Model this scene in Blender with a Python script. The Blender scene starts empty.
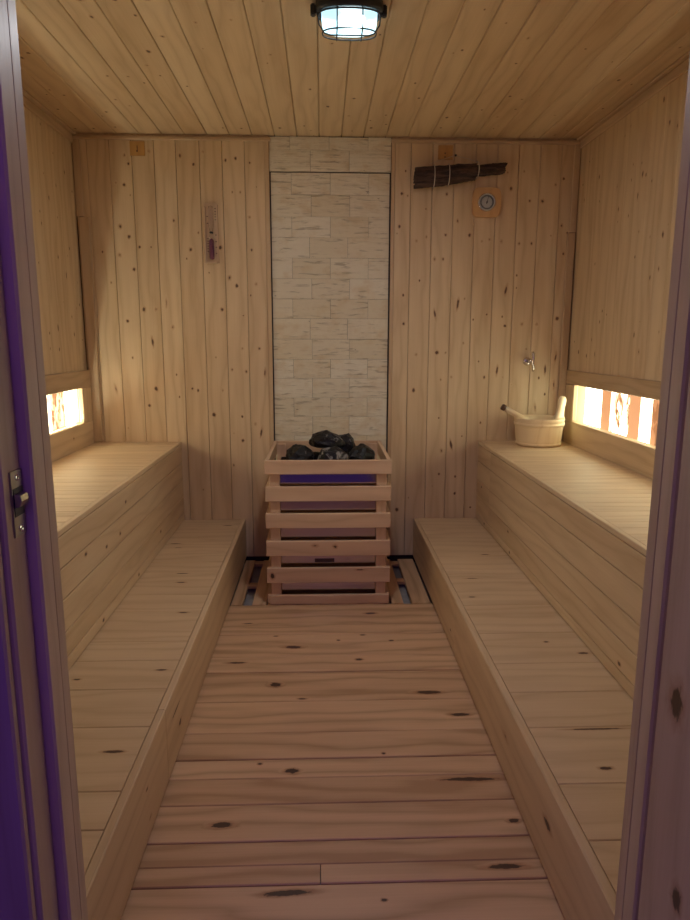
import bpy, bmesh, math, random
from mathutils import Vector, Matrix, noise
R = random.Random(7)
SC = bpy.context.scene
COL = SC.collection
D = 3.548; H = 2.2
XL = -1.235; XR = 1.32
FY = 0.85            # inner face of the front wall

# ------------------------------------------------------------------ tagging
def tag(o, label=None, cat=None, group=None, kind=None):
    if label: o['label'] = label
    if cat: o['category'] = cat
    if group: o['group'] = group
    if kind: o['kind'] = kind
    return o

def empty(name, loc=(0, 0, 0), rz=0):
    o = bpy.data.objects.new(name, None); COL.objects.link(o)
    o.empty_display_size = .1; o.location = loc; o.rotation_euler = (0, 0, rz)
    return o

# ------------------------------------------------------------------ node helpers
class NT:
    def __init__(s, name):
        s.m = bpy.data.materials.new(name); s.m.use_nodes = True
        s.t = s.m.node_tree; s.t.nodes.clear()
        s.out = s.n('ShaderNodeOutputMaterial')
        s.bsdf = s.n('ShaderNodeBsdfPrincipled')
        s.l(s.bsdf, 0, s.out, 0)
    def n(s, typ, **kw):
        nd = s.t.nodes.new(typ)
        for k, v in kw.items(): setattr(nd, k, v)
        return nd
    def l(s, a, ao, b, bi):
        s.t.links.new(a.outputs[ao], b.inputs[bi])
    def put(s, nd, i, v):
        if isinstance(v, tuple) and len(v) == 2 and hasattr(v[0], 'outputs'): s.l(v[0], v[1], nd, i)
        elif isinstance(v, (tuple, list)) and len(v) == 3 and nd.inputs[i].type == 'RGBA': nd.inputs[i].default_value = (*v, 1)
        else: nd.inputs[i].default_value = v
    def math(s, op, a, b=0.0, c=None, clamp=False):
        nd = s.n('ShaderNodeMath', operation=op, use_clamp=clamp)
        s.put(nd, 0, a); s.put(nd, 1, b)
        if c is not None: s.put(nd, 2, c)
        return (nd, 0)
    def noise(s, vec, scale, detail=3, rough=.5, dist=0):
        nd = s.n('ShaderNodeTexNoise'); s.put(nd, 'Vector', vec)
        nd.inputs['Scale'].default_value = scale; nd.inputs['Detail'].default_value = detail
        nd.inputs['Roughness'].default_value = rough; nd.inputs['Distortion'].default_value = dist
        return (nd, 0)
    def comb(s, x, y, z):
        nd = s.n('ShaderNodeCombineXYZ'); s.put(nd, 0, x); s.put(nd, 1, y); s.put(nd, 2, z); return (nd, 0)
    def sep(s, v):
        nd = s.n('ShaderNodeSeparateXYZ'); s.put(nd, 0, v); return [(nd, 0), (nd, 1), (nd, 2)]
    def mix(s, f, a, b, mode='MIX'):
        nd = s.n('ShaderNodeMix', data_type='RGBA', blend_type=mode)
        s.put(nd, 0, f); s.put(nd, 6, a); s.put(nd, 7, b); return (nd, 2)
    def smooth(s, v, lo, hi):
        nd = s.n('ShaderNodeMapRange', interpolation_type='SMOOTHSTEP')
        s.put(nd, 0, v); s.put(nd, 1, lo); s.put(nd, 2, hi); return (nd, 0)
    def bump(s, h, strength, dist=.002):
        nd = s.n('ShaderNodeBump'); s.put(nd, 'Height', h)
        nd.inputs['Strength'].default_value = strength; nd.inputs['Distance'].default_value = dist
        s.l(nd, 0, s.bsdf, 'Normal')
    def set(s, **kw):
        for k, v in kw.items(): s.put(s.bsdf, k.replace('_', ' '), v)
        return s.m

def wood(name, light, dark, rough=.55, src='uv', tone=.35, knotcol=(.045, .02, .012), coat=0.0, ring=.45):
    t = NT(name)
    if src == 'uv':
        uv = t.n('ShaderNodeUVMap', uv_map='uv')
        u, v, _ = t.sep((uv, 0))
        at = t.n('ShaderNodeAttribute', attribute_name='wd')
        tn, sd, kn = t.sep((at, 1))
    else:
        tc = t.n('ShaderNodeTexCoord')
        x, y, z = t.sep((tc, 3))
        ax = {'objx': (x, y, z), 'objy': (y, x, z), 'objz': (z, x, y)}[src]
        u = ax[0]; v = t.math('ADD', ax[1], t.math('MULTIPLY', ax[2], .83))
        tn, sd, kn = .5, .3, 0.0
    so = t.math('MULTIPLY', sd, 43.0)
    # slow wander of the rings along the board
    wob = t.noise(t.comb(t.math('MULTIPLY', u, 1.1), t.math('MULTIPLY', v, 6.0), so), 1.6, 2, .5)
    vv = t.math('ADD', t.math('MULTIPLY', v, 16.0), t.math('MULTIPLY', wob, 3.2))
    kpush = t.math('MULTIPLY', kn, .9)
    vv = t.math('ADD', vv, kpush)
    rings = t.math('PINGPONG', t.math('MULTIPLY', vv, 1.7), 1.0)
    rings = t.math('POWER', rings, 2.2)
    fib = t.noise(t.comb(t.math('MULTIPLY', u, 3.5), t.math('MULTIPLY', v, 190.0), so), 1.0, 4, .6)
    blot = t.noise(t.comb(t.math('MULTIPLY', u, 1.7), t.math('MULTIPLY', v, 9.0), t.math('ADD', so, 7.0)), 1.0, 2, .5)
    f = t.math('ADD', t.math('MULTIPLY', rings, ring), t.math('MULTIPLY', fib, .5))
    f = t.math('ADD', f, t.math('MULTIPLY', t.math('SUBTRACT', blot, .5), .9))
    f = t.math('ADD', f, t.math('MULTIPLY', t.math('SUBTRACT', tn, .5), tone * 2), clamp=True)
    col = t.mix(f, light, dark)
    if src == 'uv':
        kz = t.math('ADD', kn, t.math('MULTIPLY', t.math('SUBTRACT', t.noise(t.comb(t.math('MULTIPLY', u, 60.0), t.math('MULTIPLY', v, 120.0), so), 1.0, 3, .6), .5), t.math('MULTIPLY', t.smooth(kn, .02, .3), .42)))
        halo = t.math('MULTIPLY', t.smooth(kz, .10, .55), .55)
        col = t.mix(halo, col, (dark[0] * .72, dark[1] * .45, dark[2] * .32))
        col = t.mix(t.math('MULTIPLY', t.smooth(kz, .46, .60), .93), col, knotcol)
    t.bump(fib, .12, .0015)
    return t.set(Base_Color=col, Roughness=t.math('ADD', rough - .08, t.math('MULTIPLY', fib, .18)), Coat_Weight=coat, Coat_Roughness=.25)

def plain(name, col, rough=.5, metal=0.0, emis=None, strength=0.0, nscale=0, namp=.0, bump=0):
    t = NT(name)
    c = col
    if nscale:
        tc = t.n('ShaderNodeTexCoord')
        nz = t.noise((tc, 3), nscale, 4, .6)
        c = t.mix(nz, tuple(max(0, k * (1 - namp)) for k in col), tuple(min(1, k * (1 + namp)) for k in col))
        if bump: t.bump(nz, bump, .002)
    t.set(Base_Color=c, Roughness=rough, Metallic=metal)
    if emis: t.set(Emission_Color=emis, Emission_Strength=strength)
    return t.m

PINE = wood('pine_cladding', (.75, .575, .365), (.55, .375, .21), .55, knotcol=(.10, .048, .022))
PINE_CEIL = wood('pine_ceiling', (.72, .545, .345), (.52, .355, .20), .5, knotcol=(.08, .04, .02))
PINE_BENCH = wood('pine_bench', (.74, .56, .36), (.56, .385, .22), .5, tone=.3)
PINE_FLOOR = wood('pine_floor', (.78, .53, .32), (.50, .305, .165), .42, tone=.4, ring=.7)
PINE_TRIM = wood('pine_trim', (.66, .48, .30), (.46, .31, .18), .5, tone=.3)
PINE_GUARD = wood('pine_guard', (.74, .52, .34), (.56, .36, .22), .5, tone=.3)
PINE_JAMB = wood('lacquered_pine_jamb', (.62, .48, .36), (.46, .33, .23), .42, tone=.2, coat=.15)
BUCKET_WOOD = wood('pale_bucket_wood', (.86, .68, .44), (.70, .50, .28), .5, src='objz')
HANDLE_WOOD = wood('pale_handle_wood', (.90, .74, .50), (.78, .58, .34), .5, src='objx')
ORANGE_WOOD = wood('orange_wood_plate', (.60, .34, .11), (.46, .23, .07), .5, src='objz')
DIAL_WOOD = wood('orange_dial_wood', (.70, .43, .20), (.56, .32, .13), .45, src='objz')
TIMER_WOOD = wood('timer_wood', (.66, .47, .31), (.54, .37, .23), .5, src='objz')
CONCRETE = plain('grey_concrete', (.34, .33, .33), .85, nscale=30, namp=.25, bump=.4)
DARK = plain('dark_void_board', (.035, .025, .02), .8)
BLACK = plain('black_metal', (.015, .015, .017), .45)
STEEL = plain('stainless_sheet', (.50, .42, .36), .09, 1.0, nscale=3, namp=.06)
CHROME = plain('chrome', (.72, .72, .72), .16, 1.0)
BRASSY = plain('aged_steel_plate', (.42, .37, .30), .35, 1.0, nscale=60, namp=.3)
GROOVE = plain('dark_groove', (.02, .014, .012), .8)
STRING = plain('pale_string', (.62, .55, .44), .8)
PURPLE_SAND = plain('purple_sand', (.30, .11, .20), .8, nscale=400, namp=.3)
PRINT = plain('brown_print', (.10, .05, .04), .6)
DIALWHITE = plain('dial_face', (.46, .47, .46), .4)
DIALGREY = plain('dial_ring', (.16, .17, .17), .4)
DARK_STRIP = plain('dark_strip', (.07, .03, .03), .4)
DARKTIP = plain('dark_tip', (.10, .05, .03), .6)

def glass_mat():
    t = NT('clear_glass'); return t.set(Base_Color=(1, 1, 1), Roughness=.03, Transmission_Weight=1.0, IOR=1.3)
GLASS = glass_mat()

def stone_face():
    t = NT('cream_travertine')
    at = t.n('ShaderNodeAttribute', attribute_name='wd')
    tn, sd, kn = t.sep((at, 1))
    uv = t.n('ShaderNodeUVMap', uv_map='uv'); u, v, _ = t.sep((uv, 0))
    so = t.math('MULTIPLY', sd, 31.0)
    lay = t.noise(t.comb(t.math('MULTIPLY', u, 9.0), t.math('MULTIPLY', v, 70.0), so), 1.0, 4, .6, .3)
    blot = t.noise(t.comb(t.math('MULTIPLY', u, 10.0), t.math('MULTIPLY', v, 14.0), so), 1.0, 3, .6)
    c = t.mix(tn, (.72, .63, .46), (.80, .74, .60))
    c = t.mix(t.math('MULTIPLY', t.smooth(blot, .45, .75), .5), c, (.62, .46, .25))
    pit = t.math('MULTIPLY', t.smooth(lay, .56, .68), .6)
    c = t.mix(pit, c, (.30, .24, .16))
    sp = t.noise(t.comb(t.math('MULTIPLY', u, 22.0), t.math('MULTIPLY', v, 60.0), t.math('ADD', so, 3.0)), 1.0, 2, .6)
    c = t.mix(t.math('MULTIPLY', t.smooth(sp, .72, .78), .7), c, (.12, .09, .07))
    t.bump(lay, .8, .009)
    return t.set(Base_Color=c, Roughness=.8)
TRAV = stone_face()

def rock_mat(name, vein):
    t = NT(name); tc = t.n('ShaderNodeTexCoord')
    a = t.noise((tc, 3), 26, 5, .65, .6); b = t.noise((tc, 3), 9, 3, .6)
    c = t.mix(b, (.003, .003, .0035), (.018, .016, .016))
    c = t.mix(t.math('MULTIPLY', t.smooth(a, vein, vein + .1), .75), c, (.36, .34, .32))
    t.bump(a, .8, .006)
    return t.set(Base_Color=c, Roughness=.42, IOR=1.38)
ROCK = rock_mat('black_stone', .60); ROCK_V = rock_mat('veined_stone', .50)

def bark_mat():
    t = NT('dark_bark'); tc = t.n('ShaderNodeTexCoord'); x, y, z = t.sep((tc, 3))
    a = t.noise(t.comb(t.math('MULTIPLY', x, 9.0), t.math('MULTIPLY', y, 70.0), t.math('MULTIPLY', z, 70.0)), 1.0, 5, .65, .4)
    c = t.mix(t.smooth(a, .35, .7), (.022, .012, .010), (.115, .062, .045))
    t.bump(a, 1.0, .006)
    return t.set(Base_Color=c, Roughness=.75)
BARK = bark_mat()

def onyx_mat(kset):
    t = NT('backlit_onyx')
    uv = t.n('ShaderNodeUVMap', uv_map='uv')
    u, v, _ = t.sep((uv, 0))
    at = t.n('ShaderNodeAttribute', attribute_name='wd'); w, sd, st = t.sep((at, 1))
    so = t.math('MULTIPLY', sd, 17.0)
    sw = t.noise(t.comb(t.math('MULTIPLY', u, 16.0), t.math('MULTIPLY', v, 7.0), so), 1.0, 4, .6, 1.6)
    swm = t.math('MULTIPLY', t.smooth(sw, .45, .62), st)
    w2 = t.math('SUBTRACT', w, t.math('MULTIPLY', swm, .75), clamp=True)
    col = t.mix(w2, (1.0, .42, .17), (.88, 1.0, .74))
    stren = t.math('ADD', kset[0], t.math('MULTIPLY', w2, kset[1]))
    return t.set(Base_Color=t.mix(w2, (.20, .075, .03), (.75, .74, .66)), Roughness=.4, Emission_Color=col, Emission_Strength=stren)

# ------------------------------------------------------------------ mesh builder
class MB:
    def __init__(s): s.v = []; s.f = []; s.uv = []; s.c = []; s.mi = []; s.sm = []; s.pl = []
    def face(s, pts, uvs=None, cols=None, mi=0, sm=False):
        b = len(s.v); s.v += [tuple(p) for p in pts]; s.f.append(list(range(b, b + len(pts))))
        s.uv.append(uvs or [(0, 0)] * len(pts)); s.c.append(cols or [(.5, .5, 0)] * len(pts)); s.mi.append(mi); s.sm.append(sm)
    def plank(s, o, eu, ev, L, W, T, c=.0025, tone=None, mi=0, endc=0, knots=0, ksize=.008, kstretch=1.6):
        """board whose visible face starts at corner o, runs L along eu and W along ev; thickness goes behind the face"""
        o = Vector(o); eu = Vector(eu).normalized(); ev = Vector(ev).normalized(); en = eu.cross(ev)
        tn = R.random() if tone is None else tone; sd = R.random(); uo, vo = R.random() * 5, R.random() * 5
        c = min(c, T * .45, W * .45)
        sec = [(0, -T + c), (0, -c), (c, 0), (W - c, 0), (W, -c), (W, -T + c), (W - c, -T), (c, -T)]
        per = [0]
        for i in range(8):
            a, b = sec[i], sec[(i + 1) % 8]; per.append(per[-1] + math.dist(a, b))
        cen = o + eu * L / 2 + ev * W / 2 - en * T / 2
        col = (tn, sd, 0)
        def P(u, q): return o + eu * u + ev * q[0] + en * q[1]
        def add(pts, uvs):
            n = (pts[1] - pts[0]).cross(pts[2] - pts[0]); m = sum(pts, Vector()) / len(pts)
            if n.dot(m - cen) < 0: pts = pts[::-1]; uvs = uvs[::-1]
            s.face(pts, uvs, [col] * len(pts), mi)
        e = endc
        for i in range(8):
            a, b = sec[i], sec[(i + 1) % 8]
            v0, v1 = per[i] - per[2] + vo + c, per[i + 1] - per[2] + vo + c
            add([P(e, a), P(L - e, a), P(L - e, b), P(e, b)], [(uo + e, v0), (uo + L - e, v0), (uo + L - e, v1), (uo + e, v1)])
        def ins(q):
            return (min(max(q[0], e + .0), W - e), min(max(q[1], -T + e), -e)) if e else q
        for u, u2 in ((e, 0), (L - e, L)):
            if e:
                for i in range(8):
                    a, b = sec[i], sec[(i + 1) % 8]; ia, ib = ins(a), ins(b)
                    add([P(u, a), P(u, b), P(u2, ib), P(u2, ia)], [(uo + u, vo + a[0]), (uo + u, vo + b[0]), (uo + u2, vo + ib[0]), (uo + u2, vo + ia[0])])
            add([P(u2, ins(q)) for q in sec], [(uo + q[1] * .1, vo + q[0]) for q in sec])
        pl = dict(o=o, eu=eu, ev=ev, en=en, L=L, W=W, uo=uo, vo=vo, tn=tn, sd=sd, mi=mi)
        s.pl.append(pl)
        for _ in range(knots):
            r = ksize * R.uniform(.6, 1.3)
            s.knot(pl, R.uniform(.03, L - .03), R.uniform(.02, max(.021, W - .02)), r * kstretch, r)
        return pl
    def knot(s, pl, u, v, ru, rv, ang=0.0, grow=1.9, k=None):
        """a knot grown into the board: a patch of the board's own face with the knot value rising to its middle"""
        RU, RV = ru * grow, rv * grow
        RV = min(RV, pl['W'] / 2 - .003); RU = min(RU, pl['L'] / 2 - .003)
        if RU <= 0 or RV <= 0: return
        u = min(max(u, RU + .003), pl['L'] - RU - .003); v = min(max(v, RV + .003), pl['W'] - RV - .003)
        kk = pl.setdefault('kn', [])
        if any(abs(u - a) < RU + c_ + .001 and abs(v - b_) < RV + d_ + .001 for a, b_, c_, d_ in kk): return
        kk.append((u, v, RU, RV)); kv = k if k is not None else R.uniform(.58, 1.0)
        N = 14; ca, sa = math.cos(ang), math.sin(ang)
        jit = [R.uniform(.78, 1.0) for _ in range(N)]
        def P(uu, vv): return pl['o'] + pl['eu'] * uu + pl['ev'] * vv + pl['en'] * .0003
        def q(k):
            a = 2 * math.pi * k / N; x, y = RU * math.cos(a) * jit[k % N], RV * math.sin(a) * jit[k % N]
            return (u + x * ca - y * sa, v + x * sa + y * ca)
        for k in range(N):
            a, b = q(k), q(k + 1)
            pts = [(u, v), a, b]
            s.face([P(*p) for p in pts], [(pl['uo'] + p[0], pl['vo'] + p[1]) for p in pts],
                   [(pl['tn'], pl['sd'], kv), (pl['tn'], pl['sd'], 0), (pl['tn'], pl['sd'], 0)], pl['mi'])
    def knot_at(s, p, ru, rv, ang=0.0, n=None, k=None):
        p = Vector(p)
        for pl in s.pl:
            d = p - pl['o']; u, v, w = d.dot(pl['eu']), d.dot(pl['ev']), d.dot(pl['en'])
            if -.0 <= u <= pl['L'] and 0 <= v <= pl['W'] and abs(w) < .02:
                if n is not None and pl['en'].dot(Vector(n)) < .9: continue
                s.knot(pl, u, v, ru, rv, ang, k=k); return True
        return False
    def box(s, lo, hi, mi=0, along=None, c=.0015, tone=None):
        """a board given by its corners; grain along its longest side"""
        lo = Vector(lo); hi = Vector(hi); d = hi - lo
        ax = along if along is not None else max(range(3), key=lambda i: d[i])
        oth = [i for i in range(3) if i != ax]
        E = [Vector((1, 0, 0)), Vector((0, 1, 0)), Vector((0, 0, 1))]
        w, t = oth if d[oth[0]] >= d[oth[1]] else oth[::-1]
        eu, ev = E[ax], E[w]
        if eu.cross(ev)[t] > 0: o = lo.copy(); o[t] = hi[t]
        else: o = lo.copy()
        return s.plank(o, eu, ev, d[ax], d[w], d[t], c=c, mi=mi, tone=tone, endc=min(c, .002))
    def build(s, name, mats, parent=None, loc=None):
        me = bpy.data.meshes.new(name)
        off = Vector(loc) if loc is not None else Vector()
        me.from_pydata([tuple(Vector(p) - off) for p in s.v], [], s.f)
        if not isinstance(mats, (list, tuple)): mats = [mats]
        for m in mats: me.materials.append(m)
        me.uv_layers.new(name='uv'); me.attributes.new('wd', 'FLOAT_COLOR', 'CORNER')
        me.uv_layers['uv'].data.foreach_set('uv', [x for f in s.uv for p in f for x in p])
        me.attributes['wd'].data.foreach_set('color', [x for f in s.c for p in f for x in (*p, 1.0)])
        me.polygons.foreach_set('material_index', s.mi); me.polygons.foreach_set('use_smooth', s.sm)
        me.update()
        o = bpy.data.objects.new(name, me); COL.objects.link(o)
        if parent: o.parent = parent
        if loc is not None: o.location = loc
        return o

def bmobj(name, bm, mat, parent=None, smooth=True, loc=None, rot=None):
    bmesh.ops.recalc_face_normals(bm, faces=bm.faces)
    me = bpy.data.meshes.new(name); bm.to_mesh(me); bm.free()
    for m in (mat if isinstance(mat, (list, tuple)) else [mat]): me.materials.append(m)
    for p in me.polygons: p.use_smooth = smooth
    o = bpy.data.objects.new(name, me); COL.objects.link(o)
    if parent: o.parent = parent
    if loc is not None: o.location = loc
    if rot is not None: o.rotation_euler = rot
    return o

def lathe(bm, prof, n=48, M=None, sx=1, sy=1, mi=0, close=False):
    M = M or Matrix(); rings = []
    for r, z in prof:
        rings.append([bm.verts.new(M @ Vector((r * sx * math.cos(2 * math.pi * k / n), r * sy * math.sin(2 * math.pi * k / n), z))) for k in range(n)])
    for a, b in zip(rings, rings[1:] + (rings[:1] if close else [])):
        for k in range(n):
            f = bm.faces.new((a[k], a[(k + 1) % n], b[(k + 1) % n], b[k])); f.material_index = mi
    if not close:
        for rg in (rings[0], rings[-1]):
            f = bm.faces.new(rg); f.material_index = mi
    return rings

def tube(bm, pts, r, n=10, closed=False, mi=0, rs=None):
    pts = [Vector(p) for p in pts]; rings = []; N = len(pts); up = None
    for i, p in enumerate(pts):
        a = pts[i - 1] if (i > 0 or closed) else p
        b = pts[(i + 1) % N] if (i < N - 1 or closed) else p
        t = (b - a).normalized()
        if up is None: up = t.orthogonal().normalized()
        up = (up - t * up.dot(t)).normalized(); w = t.cross(up)
        rr = rs[i] if rs else r
        rings.append([bm.verts.new(p + (up * math.cos(2 * math.pi * k / n) + w * math.sin(2 * math.pi * k / n)) * rr) for k in range(n)])
    seq = list(zip(rings, rings[1:] + ([rings[0]] if closed else [])))
    for a, b in seq:
        for k in range(n):
            f = bm.faces.new((a[k], a[(k + 1) % n], b[(k + 1) % n], b[k])); f.material_index = mi
    if not closed:
        for rg in (rings[0], rings[-1]): f = bm.faces.new(rg); f.material_index = mi

def bbox(bm, lo, hi, mi=0, bev=.0):
    g = bmesh.ops.create_cube(bm, size=1.0)
    lo = Vector(lo); hi = Vector(hi)
    for v in g['verts']: v.co = Vector([(lo[i] + hi[i]) / 2 + v.co[i] * (hi[i] - lo[i]) for i in range(3)])
    fs = {f for v in g['verts'] for f in v.link_faces}
    for f in fs: f.material_index = mi
    if bev: bmesh.ops.bevel(bm, geom=list({e for v in g['verts'] for e in v.link_edges}), offset=bev, segments=2, affect='EDGES')

def prism(bm, poly, thick, M, mi=0, bev=0):
    """closed outline poly (x, z) given thickness along y, placed by M"""
    a = [bm.verts.new(M @ Vector((x, 0, z))) for x, z in poly]; b = [bm.verts.new(M @ Vector((x, thick, z))) for x, z in poly]
    fs = [bm.faces.new(a), bm.faces.new(b[::-1])]; n = len(poly)
    for k in range(n): fs.append(bm.faces.new((a[k], b[k], b[(k + 1) % n], a[(k + 1) % n])))
    for f in fs: f.material_index = mi
    if bev:
        es = list(fs[0].edges) + list(fs[1].edges)
        bmesh.ops.bevel(bm, geom=es, offset=bev, segments=2, affect='EDGES')
X = (1, 0, 0); Y = (0, 1, 0); Z = (0, 0, 1); NX = (-1, 0, 0); NY = (0, -1, 0); NZ = (0, 0, -1)
KN = {}
KN['floorknots']=[(-0.12,2.45),(0.061,2.504),(-0.169,2.162),(-0.074,2.066),(-0.324,2.323),(-0.184,1.72),(-0.092,1.667),(-0.258,1.477),(-0.201,1.47),(-0.022,1.346),(-0.087,1.281),(0.21,2.769),(0.163,2.558),(0.275,2.496),(0.135,2.336),(0.36,2.095),(0.445,1.953),(0.176,1.747),(0.407,1.652),(0.481,1.469),(0.401,1.432),(0.418,1.322),(0.207,1.289),(0.13,1.239),(-0.323,2.676),(-0.195,2.553)]
KN['benchknotsR']=[(0.749,2.892),(0.575,2.347),(0.733,2.01),(0.829,1.928),(0.733,1.521),(0.579,1.544),(0.655,1.348)]
KN['benchknotsL']=[(-0.507,3.425),(-0.723,3.114),(-0.599,2.715),(-0.58,2.605),(-0.507,2.299),(-0.451,1.883),(-0.721,1.81)]
KN['benchknotsL2']=[(-0.458,1.444),(-0.592,1.457)]
KN['faceLk']=[(2.51,0.58),(2.42,0.48),(2.26,0.48),(2.06,0.52),(3.02,0.31),(2.63,0.24),(2.18,0.23)]
KN['faceRk']=[(3.44,0.43),(2.87,0.25),(3.35,0.25),(2.91,0.34),(1.74,0.28)]
KN['wallkR']=[(1.2,1.98),(1.23,2.01),(1.25,1.99),(1.07,1.9),(1.12,1.9),(1.09,1.87),(0.97,1.96),(0.7,1.8),(0.78,1.73),(0.7,1.73),(0.64,1.73),(0.49,1.7),(0.54,1.72),(0.83,1.7),(0.87,1.71),(0.89,1.68),(0.98,1.72),(1.01,1.69),(0.93,1.7),(1.09,1.69),(1.19,1.73),(1.24,1.78),(1.26,1.64),(1.18,1.56),(0.58,1.61),(0.63,1.61),(0.75,1.41),(0.64,1.93),(0.44,1.92),(0.41,1.93),(0.68,2.11),(0.4,1.77),(0.43,1.28),(0.5,1.12),(0.61,1.13),(0.66,1.13),(0.75,1.18),(0.84,1.11),(0.97,1.27),(1.06,1.28),(1.14,1.28),(1.24,1.31),(0.87,1.33),(1.09,1.15),(0.91,1.03),(0.87,1.0),(0.89,0.97),(0.97,1.0),(1.0,0.98),(1.02,0.96),(0.68,1.0),(0.74,1.0),(0.49,0.93),(0.63,0.78),(0.76,0.68),(0.65,0.6),(0.73,0.36),(0.64,0.47),(0.59,0.31),(0.82,0.28),(0.41,0.27)]
KN['wallkL']=[(-1.03,1.97),(-1.01,1.98),(-0.99,1.96),(-1.12,1.95),(-0.95,2.06),(-0.98,2.1),(-0.86,2.12),(-0.71,2.1),(-0.64,2.06),(-0.59,2.12),(-0.53,2.12),(-0.49,2.08),(-0.43,2.09),(-0.43,2.06),(-0.36,2.07),(-0.41,1.93),(-0.45,1.93),(-0.32,1.91),(-0.37,1.81),(-0.93,1.66),(-0.87,1.66),(-1.03,1.62),(-0.96,1.55),(-0.75,1.79),(-0.76,1.71),(-0.98,1.71),(-1.02,1.76),(-0.67,1.65),(-0.64,1.65),(-0.52,1.66),(-0.49,1.51),(-0.43,1.52),(-0.44,1.47),(-0.34,1.48),(-0.36,1.65),(-0.93,1.66),(-0.87,1.66),(-0.97,1.55),(-1.03,1.62),(-1.0,1.62),(-0.93,1.35),(-0.86,1.35),(-0.78,1.26),(-0.75,1.26),(-1.01,1.29),(-0.98,1.29),(-0.5,1.35),(-0.41,1.32),(-0.42,1.15),(-0.33,1.15),(-0.48,1.04),(-0.39,1.03),(-0.32,1.03),(-0.69,0.94),(-0.53,0.93),(-0.66,0.93),(-0.88,0.94),(-0.92,0.85),(-0.58,0.8),(-0.52,0.75),(-0.43,0.79),(-0.36,0.75),(-0.43,0.66),(-1.04,0.73)]
# ------------------------------------------------------------------ light levels
ONYX_LO, ONYX_HI = .26, 3.5
LED_W = 4.2; LED_COL = (.92, 1.0, .80)
LAMP_W = 3.5; HALL_W = 3.0; HALL_LOC = (-.1, -1.1, 1.9); HALL_AIM = (0, 1.2, .6)
WORLD_S = .10; EXPOSURE = .67
def lamp_glass():
    t = NT('lit_glass')
    return t.set(Base_Color=(.80, .93, .95), Roughness=.42, Transmission_Weight=.75, IOR=1.15, Emission_Color=(.55, .88, 1.0), Emission_Strength=.62)
LAMPGLASS = lamp_glass(); BULB = plain('lit_bulb', (.9, .95, 1), .5, emis=(.85, .97, 1.0), strength=10)
# =================================================================== SETTING
# ---- floor: wide boards laid across, then two lengthwise duckboard panels beside the heater over grey concrete
fl = MB()
ys = [2.877, 2.65, 2.565, 2.37, 2.25, 2.05, 1.87, 1.74, 1.655, 1.55, 1.42, 1.345, 1.287, 1.16, 1.03, .9, .78]
lift = [0, .0015, .0005, .002, 0, .001, .002, 0, .001, .0012, 0, .002, .001, 0, .001, 0]
for i in range(len(ys) - 1):
    y1, y0 = ys[i], ys[i + 1]
    tone = [.55, .35, .5, .3, .62, .45, .6, .35, .8, .4, .75, .5, .4, .6, .5, .5][i]
    z = -.002 + lift[i]
    if i == 11:
        fl.plank((-.60, y0 + .0015, z), X, Y, .59, y1 - y0 - .003, .02, c=.002, tone=.7)
        fl.plank((-.008, y0 + .0015, z), X, Y, .66, y1 - y0 - .003, .02, c=.002, tone=.45)
    else:
        fl.plank((-.60, y0 + .0012, z), X, Y, 1.25, y1 - y0 - .0025, .02, c=.002, tone=tone)
fsz = [(.03, .011), (.006, .005), (.02, .013), (.012, .004), (.03, .006), (.006, .005), (.019, .010), (.026, .009), (.02, .006), (.022, .006),
       (.05, .007), (.022, .008), (.009, .004), (.010, .005), (.012, .007), (.042, .010), (.030, .008), (.005, .004), (.075, .007), (.014, .007),
       (.020, .007), (.04, .007), (.06, .008), (.006, .004), (.02, .004), (.010, .004)]
for (x, y), (ru, rv) in zip(KN['floorknots'], fsz): fl.knot_at((x, y, 0), ru * 1.3, rv * 1.35, ang=R.uniform(-.06, .06), n=Z, k=.97)
# lengthwise duckboards (left and right of the heater)
def duck(x0, x1, y0=2.879, y1=3.50, tone=None): return fl.plank((x1, y0, -.001), Y, NX, y1 - y0, x1 - x0, .018, c=.002, tone=tone)
duck(-.424, -.372, tone=.6); duck(-.327, -.262, tone=.35); duck(.318, .372, tone=.3); duck(.412, .498, tone=.6)
duck(-.255, .30, y1=3.5, tone=.5)
for x0, x1, y in ((-.372, -.327, 3.13), (.372, .412, 3.17), (-.372, -.327, 3.46), (.372, .412, 3.44)):
    fl.plank((x0, y, -.008), X, Y, x1 - x0, .05, .015, c=.001, tone=.7)
floor = fl.build('floor', PINE_FLOOR); tag(floor, kind='structure')
sb = MB(); sb.box((-1.45, .70, -.10), (1.50, 3.66, -.04), along=1)
slab = sb.build('concrete_slab', CONCRETE, floor); tag(slab, label='grey concrete showing through the floor gaps')

# ---- ceiling: long boards running towards the back wall
ce = MB()
x = -1.46
while x < 1.5:
    ce.plank((x + .0015, .70, H), Y, X, 2.95, .1095, .014, c=.003, tone=R.uniform(.25, .8))
    x += .1115
for pl in ce.pl:
    for _ in range(7):
        r = R.uniform(.004, .0085)
        ce.knot(pl, R.uniform(.3, 2.9), R.uniform(.012, .098), r * R.uniform(1, 1.8), r)
for x, y in ((-.86, 2.17), (-.80, 2.20), (-.72, 2.22), (-.60, 2.18), (-.52, 2.21), (-.38, 2.19), (-.27, 2.20), (-.22, 2.17)): ce.knot_at((x, y, H), .016, .014, k=.8)
ce.box((-1.46, .70, H + .016), (1.5, 3.66, H + .03), along=1)
ceiling = ce.build('ceiling', PINE_CEIL); tag(ceiling, kind='structure')

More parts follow.
